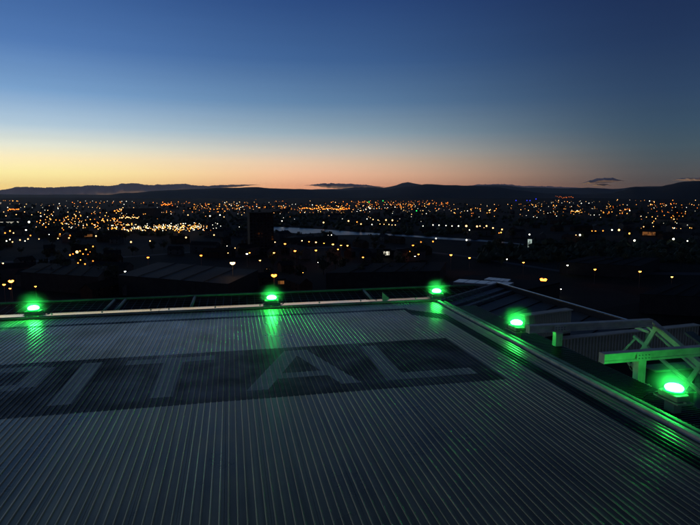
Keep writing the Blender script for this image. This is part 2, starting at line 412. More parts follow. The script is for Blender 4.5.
# ================================================================ GREEN PERIMETER LIGHTS
def glow(name, c, s):
    m = bpy.data.materials.new(name); m.use_nodes = True; MATS[name] = m
    b = m.node_tree.nodes['Principled BSDF']; b.inputs['Base Color'].default_value = (0.02, 0.2, 0.06, 1)
    b.inputs['Emission Color'].default_value = (*c, 1); b.inputs['Emission Strength'].default_value = s; b.inputs['Roughness'].default_value = 0.2
    return m
glow('green_core', (0.03, 1.0, 0.12), 125.0)
glow('green_lens', (0.0, 1.0, 0.07), 1.6)
def make_light():
    root = empty('perimeter_light')
    MB().box(-0.125, 0.125, -0.075, 0.075, -0.012, 0.0).build('mounting_plate', 'galv_dull', parent=root, bevel=0.003)
    MB().box(-0.1, 0.1, -0.06, 0.06, 0.0005, 0.055).build('housing', 'galv_dull', parent=root, bevel=0.012)
    MB().box(-0.05, 0.05, -0.035, 0.035, -0.105, -0.0125).build('bracket', 'galv_dull', parent=root)
    for s in (-1, 1):
        MB().lathe([(0.011, 0.0), (0.011, 0.009), (0.006, 0.011)], 8, c=(s*0.112, 0, 0.0005)).build('bolt', 'galv', parent=root)
    MB().lathe([(0.062, 0.0555), (0.074, 0.06), (0.076, 0.066), (0.07, 0.071)]).build('lens_ring', 'green_lens', parent=root, smooth=True)
    MB().lathe([(0.05, 0.0712), (0.062, 0.077), (0.068, 0.087), (0.064, 0.098), (0.05, 0.109), (0.03, 0.116), (0.004, 0.119)]).build('lens', 'green_core', parent=root, smooth=True)
    tube_obj('cable', [(0.1, 0.03, 0.02), (0.135, 0.05, 0.0), (0.17, 0.075, -0.015), (0.2, 0.09, -0.06)], 0.007, 'gutter', root, 8)
    bm = bmesh.new(); bmesh.ops.create_icosphere(bm, subdivisions=3, radius=0.25)  # added scattering ball that gives the lens bloom a body
    me = bpy.data.meshes.new('bloom_ball'); bm.to_mesh(me); bm.free()
    m = bpy.data.materials.new('bloom_scatter'); m.use_nodes = True; nt = m.node_tree; nt.nodes.remove(nt.nodes['Principled BSDF'])
    vp = nt.nodes.new('ShaderNodeVolumePrincipled'); vp.inputs['Color'].default_value = (0.9, 0.9, 0.9, 1)
    tc = nt.nodes.new('ShaderNodeTexCoord'); gr = nt.nodes.new('ShaderNodeTexGradient'); gr.gradient_type = 'QUADRATIC_SPHERE'
    mp = nt.nodes.new('ShaderNodeMapping'); mp.inputs['Scale'].default_value = (1/0.25,)*3
    nt.links.new(tc.outputs['Object'], mp.inputs[0]); nt.links.new(mp.outputs[0], gr.inputs[0])
    de = nt.nodes.new('ShaderNodeMath'); de.operation = 'MULTIPLY'; de.inputs[1].default_value = 1.5
    nt.links.new(gr.outputs['Fac'], de.inputs[0]); nt.links.new(de.outputs[0], vp.inputs['Density'])
    nt.links.new(vp.outputs[0], nt.nodes['Material Output'].inputs['Volume']); me.materials.append(m)
    o = bpy.data.objects.new('bloom_ball', me); col.objects.link(o); o.parent = root; o.location = (0, 0, 0.09); o['label'] = 'added scatter ball carrying the green bloom round the lens'
    return root
GREEN = [((-2.60, 7.86, 0.03), 'green perimeter light at the left end of the far deck edge'),
         ((0.55, 7.86, 0.04), 'green perimeter light in the middle of the far deck edge'),
         ((3.09, 7.85, 0.04), 'green perimeter light on the far corner of the deck'),
         ((3.26, 5.72, 0.035), 'green perimeter light beside the start of the farther outrigger beam'),
         ((3.385, 3.50, 0.03), 'nearest green perimeter light, in front of the nearer outrigger beam')]
gl = make_light()
for i, (p, lb) in enumerate(GREEN):
    o = gl if i == 0 else copy_tree(gl)
    o.location = p; o.rotation_euler.z = 0 if i < 3 else R(90)
    tag(o, lb, 'light', 'green lights along the deck edges')

# ================================================================ SAFETY NET RAIL BEYOND THE FAR EDGE
V_NET = 8.93
net = empty('safety_net_frame', (0, V_NET, 0))
tag(net, 'thin metal safety net rail running beyond the far deck edge', 'rail')
def np_(x, y, z): return (x, y - V_NET, z)
tube_obj('rail', [np_(-13, V_NET, 0.0), np_(4.25, V_NET - 0.02, 0.0)], 0.018, 'alu_dull', net)
for u in (-8.9, -5.9, -1.82, -1.66, -0.62, 2.15):
    tube_obj('strut', [np_(u, V_EDGE + 0.24, -0.06), np_(u + 0.03, V_NET, -0.01)], 0.022, 'alu_dull', net)
MB().add([np_(2.25, V_EDGE + 0.3, -0.04), np_(2.25, V_EDGE + 0.3, 0.12), np_(2.42, V_EDGE + 0.3, -0.04),
          np_(2.25, V_EDGE + 0.31, -0.04), np_(2.25, V_EDGE + 0.31, 0.12), np_(2.42, V_EDGE + 0.31, -0.04)],
         [(0,2,1),(3,4,5),(0,1,4,3),(1,2,5,4),(2,0,3,5)]).build('gusset', 'galv', parent=net)
# woven net between deck and rail
nb = MB(); u = -7.0
while u < 4.2:
    nb.bar(np_(u, V_EDGE + 0.25, -0.1), np_(u + 0.02, V_NET, -0.02), 0.004, 0.004); u += 0.12
vv = V_EDGE + 0.36
while vv < V_NET - 0.05:
    t = (vv - V_EDGE - 0.25) / (V_NET - V_EDGE - 0.25); nb.bar(np_(-7, vv, -0.1 + 0.08*t), np_(4.2, vv, -0.1 + 0.08*t), 0.004, 0.004); vv += 0.12
no = nb.build('net_mesh', 'gutter', parent=net); no['kind'] = 'stuff'

# ================================================================ OUTRIGGER BEAMS AND STAIR FRAME AT THE RIGHT
def channel(w, h, t):   # box section with lips top and bottom
    return [(-w/2,-h/2),(w/2,-h/2),(w/2,-h/2+t),(w/2-t*0.8,-h/2+t),(w/2-t*0.8,h/2-t),(w/2,h/2-t),(w/2,h/2),(-w/2,h/2),(-w/2,h/2-t),(-w/2+t*0.8,h/2-t),(-w/2+t*0.8,-h/2+t),(-w/2,-h/2+t)]
def outrigger(label, s_px, e_px, post_px, post_bot, w, h, z, far_u):
    a = at_z(*s_px, z); b = at_z(*e_px, z); d = (b - a).normalized()
    b = a + d * (far_u - a.x) / d.x
    root = empty('outrigger_beam', (a.x, a.y, z - h/2)); tag(root, label, 'beam', 'outrigger beams at the right deck edge')
    o = Vector(root.location)
    MB().bar(a - o, b - o, w, h, prof=channel(w, h, 0.022)).build('beam', 'galv', parent=root)
    MB().bar(a - o - d*0.004, a - o - d*0.0005, w + 0.004, h + 0.004).build('end_plate', 'galv', parent=root)
    pt = at_v(post_px[0], post_px[1], a.y + (b.y - a.y) * 0.3); t = (pt.x - a.x) / d.x
    p = a + d * t - o
    zb = at_v(post_px[0], post_bot, (p + o).y).z - o.z
    MB().box(p.x - 0.042, p.x + 0.042, p.y - 0.035, p.y + 0.035, zb, -h*0 - 0.001).build('post', 'galv', parent=root, bevel=0.003)
    MB().box(p.x + 0.012, p.x + 0.03, p.y - 0.041, p.y - 0.0355, zb + 0.03, -0.03).build('post_rib', 'galv', parent=root)
    MB().box(p.x - 0.09, p.x + 0.09, p.y - 0.07, p.y + 0.07, zb - 0.012, zb - 0.0005).build('base_plate', 'galv', parent=root, bevel=0.002)
    MB().box(p.x - 0.075, p.x + 0.075, p.y - w/2 - 0.009, p.y - w/2 - 0.001, 0.012, h - 0.012).build('splice_plate', 'galv', parent=root, bevel=0.001)
    for sx in (-0.052, -0.018, 0.018, 0.052):
        for sz in (0.03, h - 0.03):
            MB().tube((p.x + sx, p.y - w/2 - 0.009, sz), (p.x + sx, p.y - w/2 - 0.018, sz), 0.007, 0.006, 6).build('bolt', 'galv_dull', parent=root)
    for sx in (-1, 1):
        MB().lathe([(0.011, 0), (0.011, 0.012), (0.005, 0.014)], 8, c=(p.x + sx*0.068, p.y - 0.05, zb)).build('bolt', 'galv', parent=root)
    MB().tube((p.x, p.y, zb - 0.012), (p.x, p.y, zb - 0.6), 0.03, n=10).build('support_stub', 'alu_dull', parent=root)
    return a, b
b1a, b1b = outrigger('farther outrigger beam, running from a green light to the sloping stair frame', (528, 329), (651, 322.5), (558, 330), 347, 0.075, 0.085, 0.13, at_z(651, 322.5, 0.13).x)
b2a, b2b = outrigger('nearer outrigger beam, its bare end lit bright green by the nearest light', (602, 358), (700, 350.5), (640, 355), 384, 0.075, 0.09, 0.14, 6.6)
MB  # sloping stair frame beyond the beam ends
US = b1b.x + 0.06
stair = empty('escape_stair', (US, b1b.y, b1b.z)); tag(stair, 'metal escape stair with parallel chords sloping down beside the outrigger beams', 'stair')
so = Vector(stair.location)
def su(x, y, du=0.0): return at_u(x, y, US + du) - so
def ext(a, b, t): return a + (b - a) * t
ca, cb = su(652, 322.5), su(700, 364)
cb = ext(ca, cb, 2.2)
MB().bar(ca, cb, 0.062, 0.06, up=(1,0,0)).build('upper_chord', 'galv', parent=stair, bevel=0.004)
ca2, cb2 = su(646, 324.5, 0.09), su(697, 369, 0.09); cb2 = ext(ca2, cb2, 2.2)
MB().bar(ca2, cb2, 0.03, 0.04, up=(1,0,0)).build('inner_chord', 'galv', parent=stair, bevel=0.003)
la, lb_ = su(634, 336), su(698, 390.5); lb_ = ext(la, lb_, 1.9)
MB().bar(la, lb_, 0.032, 0.03, up=(1,0,0)).build('lower_chord', 'galv', parent=stair)
for (p, q, w) in (((656, 328), (631, 369), 0.055), ((637, 337.5), (622, 353), 0.028), ((700, 366), (681, 392), 0.05), ((622, 353), (634, 371), 0.03)):
    MB().bar(su(*p, 0.002), su(*q, 0.002), w, 0.02, up=(1,0,0)).build('web_member', 'galv', parent=stair)
MB().bar(su(636, 327.5, 0.16), su(650, 332.5, 0.10), 0.03, 0.03).build('cross_tie', 'galv', parent=stair)
MB().bar(su(650, 331, 0.12), su(640, 362, 0.12), 0.06, 0.03, up=(1,0,0)).build('hanger', 'alu_dull', parent=stair)
for t in (0.15, 0.35, 0.55, 0.75, 0.95):
    p = ext(la, lb_, t)
    MB().box(p.x, p.x + 0.75, p.y - 0.11, p.y + 0.11, p.z - 0.24, p.z - 0.22).build('tread', 'alu_dull', parent=stair)
MB().bar(la + Vector((0.8, 0, 0)), lb_ + Vector((0.8, 0, 0)), 0.03, 0.12, up=(1,0,0)).build('stringer', 'alu_dull', parent=stair)

# ================================================================ HOSPITAL BLOCK BELOW THE DECK AND ITS LOWER ROOFS
hosp = empty('hospital_tower', (-4, -4, GZ)); tag(hosp, 'hospital tower carrying the helicopter deck', 'building')
MB().box(-13.5, 6.4, -14, 10.2, 0, -GZ - 4.2).build('wall', 'concrete', parent=hosp)
for x_ in (-11.5, -4.5, 1.5, 5.5):
    for y_ in (-9, 0, 8.5):
        MB().tube((x_, y_, -GZ - 4.2), (x_, y_, -GZ - 0.43 if x_ + -4 < 2.9 and y_ - 4 < 7.5 else -GZ - 2.5), 0.18).build('column', 'galv', parent=hosp)

def poly_prism(name, pts, z0, z1, m, parent=None, o=(0,0,0)):
    o = Vector(o); n = len(pts)
    vs = [Vector((p[0], p[1], z0)) - o for p in pts] + [Vector((p[0], p[1], z1)) - o for p in pts]
    a = sum((pts[i][0]*pts[(i+1)%n][1] - pts[(i+1)%n][0]*pts[i][1]) for i in range(n))
    idx = list(range(n)) if a > 0 else list(range(n-1,-1,-1))
    fs = [tuple(reversed(idx)), tuple(i + n for i in idx)] + [(idx[i], idx[(i+1)%n], idx[(i+1)%n]+n, idx[i]+n) for i in range(n)]
    return MB().add(vs, fs).build(name, m, parent=parent)
ZW = -9.0
C0 = at_z(497, 285, ZW); C1 = at_z(625, 323, ZW); C1 = C0 + (C1 - C0) * 2.4; C2 = at_z(438, 303, ZW); C2 = C0 + (C2 - C0) * 1.6
C3 = C2 + (C1 - C0)
wing = empty('hospital_wing', (C0.x, C0.y, GZ)); wo = Vector(wing.location)
tag(wing, 'lower hospital wing with dark roof and pale parapet below the right deck edge', 'building')
poly_prism('wall', [C0, C1, C3, C2], GZ, ZW - 0.5, 'wall_dark', wing, wo)
poly_prism('roof', [C0, C1, C3, C2], ZW - 0.498, ZW - 0.3, 'roof_membrane', wing, wo)
MB().bar(C0 - wo, C1 - wo, 0.2, 0.5).build('parapet', 'wall_dark', parent=wing)
MB().bar(C0 - wo + Vector((0,0,0.3)), C1 - wo + Vector((0,0,0.3)), 0.24, 0.09).build('coping', 'alu_edge', parent=wing)
MB().bar(C2 - wo, C0 - wo, 0.32, 0.5).build('parapet', 'alu_dull', parent=wing)
ins = (C1 - C0).normalized() * 1.6 
for off, w in ((1.2, 0.5), (3.0, 0.2)):
    dd = (C1 - C0).normalized() * off
    MB().bar(C2 - wo + dd + Vector((0,0,-0.2)), C0 - wo + dd + Vector((0,0,-0.2)), w*2, 0.2).build('roof_walkway', 'alu_dull', parent=wing)
rng_ = random.Random(3)
for i in range(14):
    t = i / 14; p = C0 + (C1 - C0) * (0.08 + 0.05*i) 
    q = p + (C2 - C0) * 0.95
    MB().bar(p - wo + Vector((0,0,-0.27)), q - wo + Vector((0,0,-0.27)), 0.07, 0.07).build('roof_seam', 'roof_slate', parent=wing)

def louvre_box(label, px0, px1, z_top, hgt, depth, nsl):
    a = at_z(*px0, z_top); b = at_z(*px1, z_top); d = (b - a); ln = d.length; d.normalize()
    rz = math.atan2(d.y, d.x)
    root = empty('louvred_screen', (a.x, a.y, z_top - hgt), rz); tag(root, label, 'screen', 'louvred plant screens on the lower roof')
    MB().box(0, ln, 0.12, depth, 0, hgt - 0.05).build('casing', 'wall_dark', parent=root)
    MB().box(-0.05, ln + 0.05, -0.02, depth + 0.05, hgt - 0.049, hgt).build('capping', 'louvre', parent=root)
    sm = MB().bar((0, 0, 0), (0, 0, hgt - 0.06), ln / nsl * 0.62, 0.08, up=(0, 1, 0)).mesh('slat', 'louvre')
    for i in range(nsl):
        inst('slat', sm, ((i + 0.5) * ln / nsl, 0.05, 0), R(18), parent=root)
    MB().box(0, ln, 0.02, depth, -6, -0.002).build('plinth', 'wall_dark', parent=root)
louvre_box('short louvred plant screen behind the second green light from the corner', (527, 315.5), (572, 309.5), -3.2, 1.0, 0.3, 26)
louvre_box('long low louvred plant wall passing behind the stair frame', (560, 339), (700, 325), -4.2, 1.15, 0.3, 46)

# pale skylight strips on the roof beyond the wing
ZS = -20.0
for i, (quad, lb) in enumerate((([(453, 281.5), (459, 278.8), (514, 282.3), (508, 285)], 'longer pale skylight strip on the roof beyond the far deck corner'),
                                ([(484, 279), (489, 277), (511, 279), (508, 281.3)], 'shorter pale skylight strip behind the longer one'))):
    pts = [at_z(x, y, ZS) for x, y in quad]; c = sum(pts, Vector()) / 4
    r_ = empty('skylight_strip', (c.x, c.y, ZS - 0.8)); tag(r_, lb, 'skylight', 'skylight strips beyond the deck corner')
    ob = poly_prism('kerb_frame', [p for p in pts], ZS - 0.8, ZS - 0.2, 'alu_dull', r_, (c.x, c.y, ZS - 0.8))
    n = 5
    for k in range(n):
        a0 = pts[0].lerp(pts[3], (k + 0.04) / n); a1 = pts[0].lerp(pts[3], (k + 0.96) / n)
        b0 = pts[1].lerp(pts[2], (k + 0.04) / n); b1 = pts[1].lerp(pts[2], (k + 0.96) / n)
        poly_prism('pane', [a0, a1, b1, b0], ZS - 0.199, ZS - 0.05, 'skylight', r_, (c.x, c.y, ZS - 0.8))
q = [at_z(x, y, ZS - 1) for x, y in ((436, 287), (470, 276), (560, 283), (520, 292))]
c = sum(q, Vector()) / 4
at_ = empty('atrium_building', (c.x, c.y, GZ)); tag(at_, 'flat dark roofed block carrying the pale skylight strips', 'building')
poly_prism('wall', q, GZ, ZS - 1.2, 'wall_dark', at_, (c.x, c.y, GZ)); poly_prism('roof', q, ZS - 1.199, ZS - 0.81, 'roof_felt', at_, (c.x, c.y, GZ))

# ================================================================ GROUND, RIVER, ROADS
def ground_material():
    m = bpy.data.materials.new('ground'); m.use_nodes = True; MATS['ground'] = m
    nt = m.node_tree; N = nt.nodes; L = nt.links; b = N['Principled BSDF']; b.inputs['Roughness'].default_value = 0.95; b.inputs['Specular IOR Level'].default_value = 0.15
    geo = N.new('ShaderNodeNewGeometry')
    vo = N.new('ShaderNodeTexVoronoi'); vo.inputs['Scale'].default_value = 0.011; L.new(geo.outputs['Position'], vo.inputs['Vector'])
    nz = N.new('ShaderNodeTexNoise'); nz.inputs['Scale'].default_value = 0.03; nz.inputs['Detail'].default_value = 8; L.new(geo.outputs['Position'], nz.inputs['Vector'])
    r = N.new('ShaderNodeValToRGB'); e = r.color_ramp.elements
    e[0].color = (0.008, 0.009, 0.005, 1); e[1].color = (0.03, 0.028, 0.022, 1)
    sp = N.new('ShaderNodeSeparateColor'); L.new(vo.outputs['Color'], sp.inputs[0])
    mx = N.new('ShaderNodeMath'); mx.operation = 'MULTIPLY'; L.new(sp.outputs[0], mx.inputs[0]); L.new(nz.outputs[0], mx.inputs[1])
    mm = N.new('ShaderNodeMath'); mm.operation = 'MULTIPLY'; mm.inputs[1].default_value = 1.5; L.new(mx.outputs[0], mm.inputs[0])
    L.new(mm.outputs[0], r.inputs[0]); L.new(r.outputs[0], b.inputs['Base Color'])
ground_material()
g = MB(); rings = [0, 80, 200, 400, 800, 1600, 3200, 4800, 6400, 9000, 12800, 16000, 20000, 24000, 27500]; ns = 96
vsg = [(0, 0, GZ)] + [(r * math.cos(2*math.pi*i/ns), r * math.sin(2*math.pi*i/ns), GZ - r*r/1.27e7) for r in rings[1:] for i in range(ns)]
fsg = [(0, 1 + i, 1 + (i+1) % ns) for i in range(ns)]
for k in range(len(rings) - 2):
    for i in range(ns): fsg.append((1 + k*ns + i, 1 + (k+1)*ns + i, 1 + (k+1)*ns + (i+1) % ns, 1 + k*ns + (i+1) % ns))
tag(g.add(vsg, fsg).build('ground', 'ground'), kind='structure')

def ribbon(name, pairs, z, m):
    vs = []; fs = []
    for (x, y0, y1) in pairs:
        a = at_z(x, y0, z); b = at_z(x, y1, z); vs += [a, b]
    for i in range(len(pairs) - 1): fs.append((2*i, 2*i+1, 2*i+3, 2*i+2))
    o = MB().add(vs, fs).build(name, m)
    bm = bmesh.new(); bm.from_mesh(o.data); bmesh.ops.recalc_face_normals(bm, faces=bm.faces)
    if bm.faces[0].normal.z < 0: bmesh.ops.reverse_faces(bm, faces=bm.faces)
    bm.to_mesh(o.data); bm.free()
    return o
def water_material():
    m = bpy.data.materials.new('water'); m.use_nodes = True; MATS['water'] = m
    nt = m.node_tree; b = nt.nodes['Principled BSDF']; b.inputs['Base Color'].default_value = (0.012, 0.016, 0.02, 1); b.inputs['Roughness'].default_value = 0.34
    b.inputs['Specular IOR Level'].default_value = 0.5
    g_ = nt.nodes.new('ShaderNodeNewGeometry'); nz = nt.nodes.new('ShaderNodeTexNoise'); nz.inputs['Scale'].default_value = 0.12; nz.inputs['Detail'].default_value = 6
    nt.links.new(g_.outputs['Position'], nz.inputs['Vector'])
    bp = nt.nodes.new('ShaderNodeBump'); bp.inputs['Strength'].default_value = 0.22; bp.inputs['Distance'].default_value = 1.0
    nt.links.new(nz.outputs[0], bp.inputs['Height']); nt.links.new(bp.outputs[0], b.inputs['Normal'])
water_material()
RIVER = [(262, 225.6, 228), (272, 226.6, 230.4), (300, 228, 233.6), (330, 229.8, 235.2), (350, 231.6, 234.8), (380, 233.3, 234.9),
         (410, 235.2, 236.7), (440, 237.2, 239.2), (480, 239.6, 241.4), (512, 242.6, 243.6), (530, 245, 245.5)]
tag(ribbon('river', RIVER, GZ + 0.06, 'water'), kind='structure')
tag(ribbon('road', [(-30, 262, 264), (60, 259.5, 261), (130, 256, 257.2), (215, 250, 251), (330, 246.5, 247.6), (400, 248, 249.2), (470, 256, 257.6), (560, 270, 272), (640, 272, 274.4), (760, 273, 276)], GZ + 0.03, 'asphalt'), kind='structure')

# ================================================================ HILLS AND CLOUD
def interp(pts, x):
    if x <= pts[0][0]: return pts[0][1]
    for (x0, y0), (x1, y1) in zip(pts, pts[1:]):
        if x <= x1:
            t = (x - x0) / (x1 - x0); t = t*t*(3-2*t) ; return y0 + (y1 - y0) * t
    return pts[-1][1]
def ridge(name, prof, Dc, front, back, m, seed, rough):
    xs = [-420 + 6 * i for i in range(257)]; ds = [-1, -0.8, -0.6, -0.4, -0.2, 0, 0.25, 0.5, 0.75, 1]
    vs = []; fs = []
    for x in xs:
        yc = interp(prof, x)
        yc -= rough * (noise.noise(Vector((x * 0.035, seed, 0))) + 0.5 * noise.noise(Vector((x * 0.11, seed, 3))))
        yc = min(yc, 196.5)
        d0 = ray(x, yc); top = H_CAM + Dc * d0.z / math.hypot(d0.x, d0.y)
        for k in ds:
            D = Dc + (front * k if k < 0 else back * k)
            prof_h = math.cos(k * math.pi / 2) ** 1.1
            hgt = (top - GZ + 6 + D*D/1.27e7) * prof_h
            dh = Vector((d0.x, d0.y, 0)).normalized()
            p = dh * D; nz_ = noise.fractal(Vector((p.x, p.y, seed * 999)) * 0.0009, 0.9, 2.1, 5) * 30 * (1 - abs(1 - 2*abs(k))) * (0 if k == 0 else 1)
            vs.append((p.x, p.y, GZ - 6 - D*D/1.27e7 + hgt + nz_))
    n = len(ds)
    for i in range(len(xs) - 1):
        for k in range(n - 1): fs.append((i*n+k, (i+1)*n+k, (i+1)*n+k+1, i*n+k+1))
    o = MB().add(vs, fs).build(name, m, smooth=True); tag(o, kind='structure')
NEAR = [(-420, 190), (-200, 193), (-60, 197), (60, 197.5), (100, 195.2), (130, 192.6), (165, 190), (200, 188.6), (228, 187.8), (252, 187.2), (275, 188.4), (300, 188.8), (350, 190.2), (385, 189), (408, 186.6), (428, 184.2),
        (450, 185.4), (474, 186.2), (496, 187.6), (520, 190.4), (545, 193.4), (580, 194.6), (610, 193.8), (622, 190.4), (633, 186.4), (645, 187.8), (658, 187.2), (670, 184.6), (684, 181.8), (700, 180.8), (760, 178), (900, 184), (1100, 188)]
FAR = [(-420, 193), (-100, 193), (100, 195), (240, 194), (330, 189), (360, 187.2), (385, 187.4), (393, 186), (402, 182.8), (409, 181.8), (416, 183.4), (424, 185.4), (430, 186), (470, 185.6), (500, 185), (530, 187.6), (560, 188), (590, 187.6),
       (612, 188.8), (640, 186.5), (700, 186), (800, 185), (1100, 190)]
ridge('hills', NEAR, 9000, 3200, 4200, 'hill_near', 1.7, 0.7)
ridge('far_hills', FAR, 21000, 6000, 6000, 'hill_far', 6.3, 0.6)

def cloud(label, top, bot, D, seed):
    x0, x1 = top[0][0], top[-1][0]; n = max(24, int((x1 - x0) / 0.8)); m = 14
    vs = []; fs = []
    for i in range(n + 1):
        x = x0 + (x1 - x0) * i / n
        yt, yb = interp(top, x), interp(bot, x)
        yt -= 1.0 * abs(noise.noise(Vector((x * 0.11, seed, 0)))) + 0.8 * abs(noise.noise(Vector((x * 0.37, seed, 1)))) + 0.5 * noise.noise(Vector((x * 0.9, seed, 2)))
        yb += 0.6 * noise.noise(Vector((x * 0.3, seed, 7)))
        e = min(1, 4 * min(i, n - i) / n + 0.03); yc = yb - (yb - yt) * 0.35
        yt = yc + (yt - yc) * e; yb = yc + (yb - yc) * e
        a = at_dist(x, yc, D); zt = at_dist(x, yt, D).z - a.z; zb = at_dist(x, yb, D).z - a.z
        dh = Vector((a.x, a.y, 0)).normalized()
        dep = 1500 * e + 60
        for k in range(m):
            t = 2 * math.pi * k / m
            s_ = math.sin(t)
            zz = (zt if s_ > 0 else -zb) * s_
            w = 1 + 0.25 * noise.noise(Vector((x * 0.1, k * 0.7, seed)))
            p = a + dh * math.cos(t) * dep * w + Vector((0, 0, zz * (1 + 0.12 * noise.noise(Vector((x*0.2, k, seed + 5)))))) 
            vs.append(p)
    for i in range(n):
        for k in range(m): fs.append((i*m+k, i*m+(k+1) % m, (i+1)*m+(k+1) % m, (i+1)*m+k))
    fs.append(tuple(range(m-1,-1,-1))); fs.append(tuple(range(n*m, (n+1)*m)))
    c = sum(vs, Vector()) / len(vs)
    o = MB().add([v_ - c for v_ in vs], fs).build('cloud', 'cloud', loc=c, smooth=True)
    bm = bmesh.new(); bm.from_mesh(o.data); bmesh.ops.recalc_face_normals(bm, faces=bm.faces); bm.to_mesh(o.data); bm.free()
    tag(o, label, 'cloud', 'low clouds along the horizon')
cloud('long dark cloud bank lying along the hills at the left', [(-60, 189.5), (0, 188.5), (24, 187), (42, 188), (78, 186.5), (90, 185.4), (112, 186.2), (122, 184), (134, 183.4), (150, 185.2), (180, 184.2), (204, 185), (222, 183.2), (244, 181.6), (254, 182.2), (261, 184.5)],
      [(-60, 200), (0, 200), (80, 198), (140, 194), (200, 191), (236, 188.6), (261, 186)], 32000, 2.0)
cloud('thin dark cloud bar left of the rounded far summit', [(304, 184.6), (320, 183.6), (345, 184), (365, 185), (386, 186)], [(304, 186), (340, 188.5), (386, 188)], 36000, 4.0)
cloud('low cloud bank between the far summit and the right mountain', [(440, 186), (470, 184.6), (500, 184.4), (530, 186.2), (560, 187), (600, 187)], [(440, 190), (520, 191), (600, 190)], 38000, 9.0)
cloud('small lens shaped cloud floating above the right hills', [(578, 183.6), (588, 181), (598, 178.6), (612, 178.2), (625, 180)], [(578, 184.6), (590, 184), (602, 182.4), (625, 181.6)], 34000, 6.0)
cloud('thin cloud wisp just under the lens shaped cloud', [(592, 185), (602, 184.4), (612, 185)], [(592, 186), (602, 186), (612, 186)], 34500, 7.5)
cloud('cloud shred touching the top of the right mountain', [(672, 179.8), (682, 177.8), (692, 178.8), (712, 176.5), (740, 178)], [(672, 180.8), (690, 180.6), (712, 181.2), (740, 181)], 34000, 8.4)

# ---------------------------------------------------------------- evening haze
hz = MB().box(-28200, 28200, -28200, 28200, -125, 420)
m = bpy.data.materials.new('haze'); m.use_nodes = True; nt = m.node_tree; nt.nodes.remove(nt.nodes['Principled BSDF'])
vp = nt.nodes.new('ShaderNodeVolumePrincipled'); vp.inputs['Density'].default_value = 0.9e-5; vp.inputs['Color'].default_value = (0.92, 0.94, 1.0, 1); vp.inputs['Anisotropy'].default_value = 0.55
nt.links.new(vp.outputs[0], nt.nodes['Material Output'].inputs['Volume']); MATS['haze'] = m
tag(hz.build('haze', 'haze'), kind='stuff')

# ================================================================ BUILDINGS OF THE TOWN
def gable_mesh(name, w, d, h, r, wall, roof):
    b = MB()
    b.add([(-w/2,-d/2,0),(w/2,-d/2,0),(w/2,d/2,0),(-w/2,d/2,0),(-w/2,-d/2,h),(w/2,-d/2,h),(w/2,d/2,h),(-w/2,d/2,h),(-w/2,0,h+r),(w/2,0,h+r)],
          [(0,1,5,4),(2,3,7,6),(1,2,6,9,5),(3,0,4,8,7)], 0)
    o = 0.4
    b.add([(-w/2-o,-d/2-o,h-0.2),(w/2+o,-d/2-o,h-0.2),(w/2+o,0,h+r+0.15),(-w/2-o,0,h+r+0.15),(-w/2-o,d/2+o,h-0.2),(w/2+o,d/2+o,h-0.2)], [(0,1,2,3),(3,2,5,4)], 1)
    b.box(w/4-0.5, w/4+0.5, -0.4, 0.4, h+r-0.5, h+r+1.5, 0)
    for s in (-1, 1):
        for k in (-1, 1):
            for z in (1.0, 3.8):
                if z + 1.3 < h: b.box(k*w/4-0.7, k*w/4+0.7, s*d/2-0.03, s*d/2+0.03, z, z+1.3, 2)
    return b.mesh(name, wall, roof, 'glass_dark')
HM = [gable_mesh('house', 14, 8, 5.2, 3.0, 'wall_light', 'roof_slate'), gable_mesh('house', 22, 8.5, 5.4, 3.2, 'wall_brick', 'roof_tile'), gable_mesh('house', 30, 9, 8, 3.0, 'wall_light', 'roof_slate'),
      gable_mesh('house', 10, 8, 5.2, 2.8, 'wall_brick', 'roof_slate')]
def river_y(x):
    for (x0, a0, b0), (x1, a1, b1) in zip(RIVER, RIVER[1:]):
        if x0 <= x <= x1:
            t = (x - x0) / (x1 - x0); return a0 + (a1 - a0)*t, b0 + (b1 - b0)*t
    return 0, 0
used = []
def free(x, y, r=3.0):
    if any(abs(x - a) < r and abs(y - b) < r*0.5 for a, b in used): return False
    a, b = river_y(x)
    return not (a - 0.6 < y < b + 3.5)
rh = random.Random(11)
n = 0
while n < 230:
    x = rh.uniform(-40, 740); y = 205 + 92 * rh.random() ** 1.4
    if x > 430 and y > 246: continue
    if x > 300 and y > 262: continue
    if 115 < x < 262 and 258 < y < 288: continue
    if not free(x, y): continue
    used.append((x, y)); p = at_z(x, y, GZ)
    far = y < 235
    o = inst('house', rh.choice(HM), p, rh.choice([0.3, 0.3 + math.pi/2, 1.0, -0.4]) + rh.uniform(-0.1, 0.1))
    lb = ('dark unlit house among the town lights beyond the river' if far else 'dark unlit house with pitched roof on this side of the river')
    tag(o, lb, 'house', 'houses beyond the river' if far else 'houses on this side of the river'); n += 1

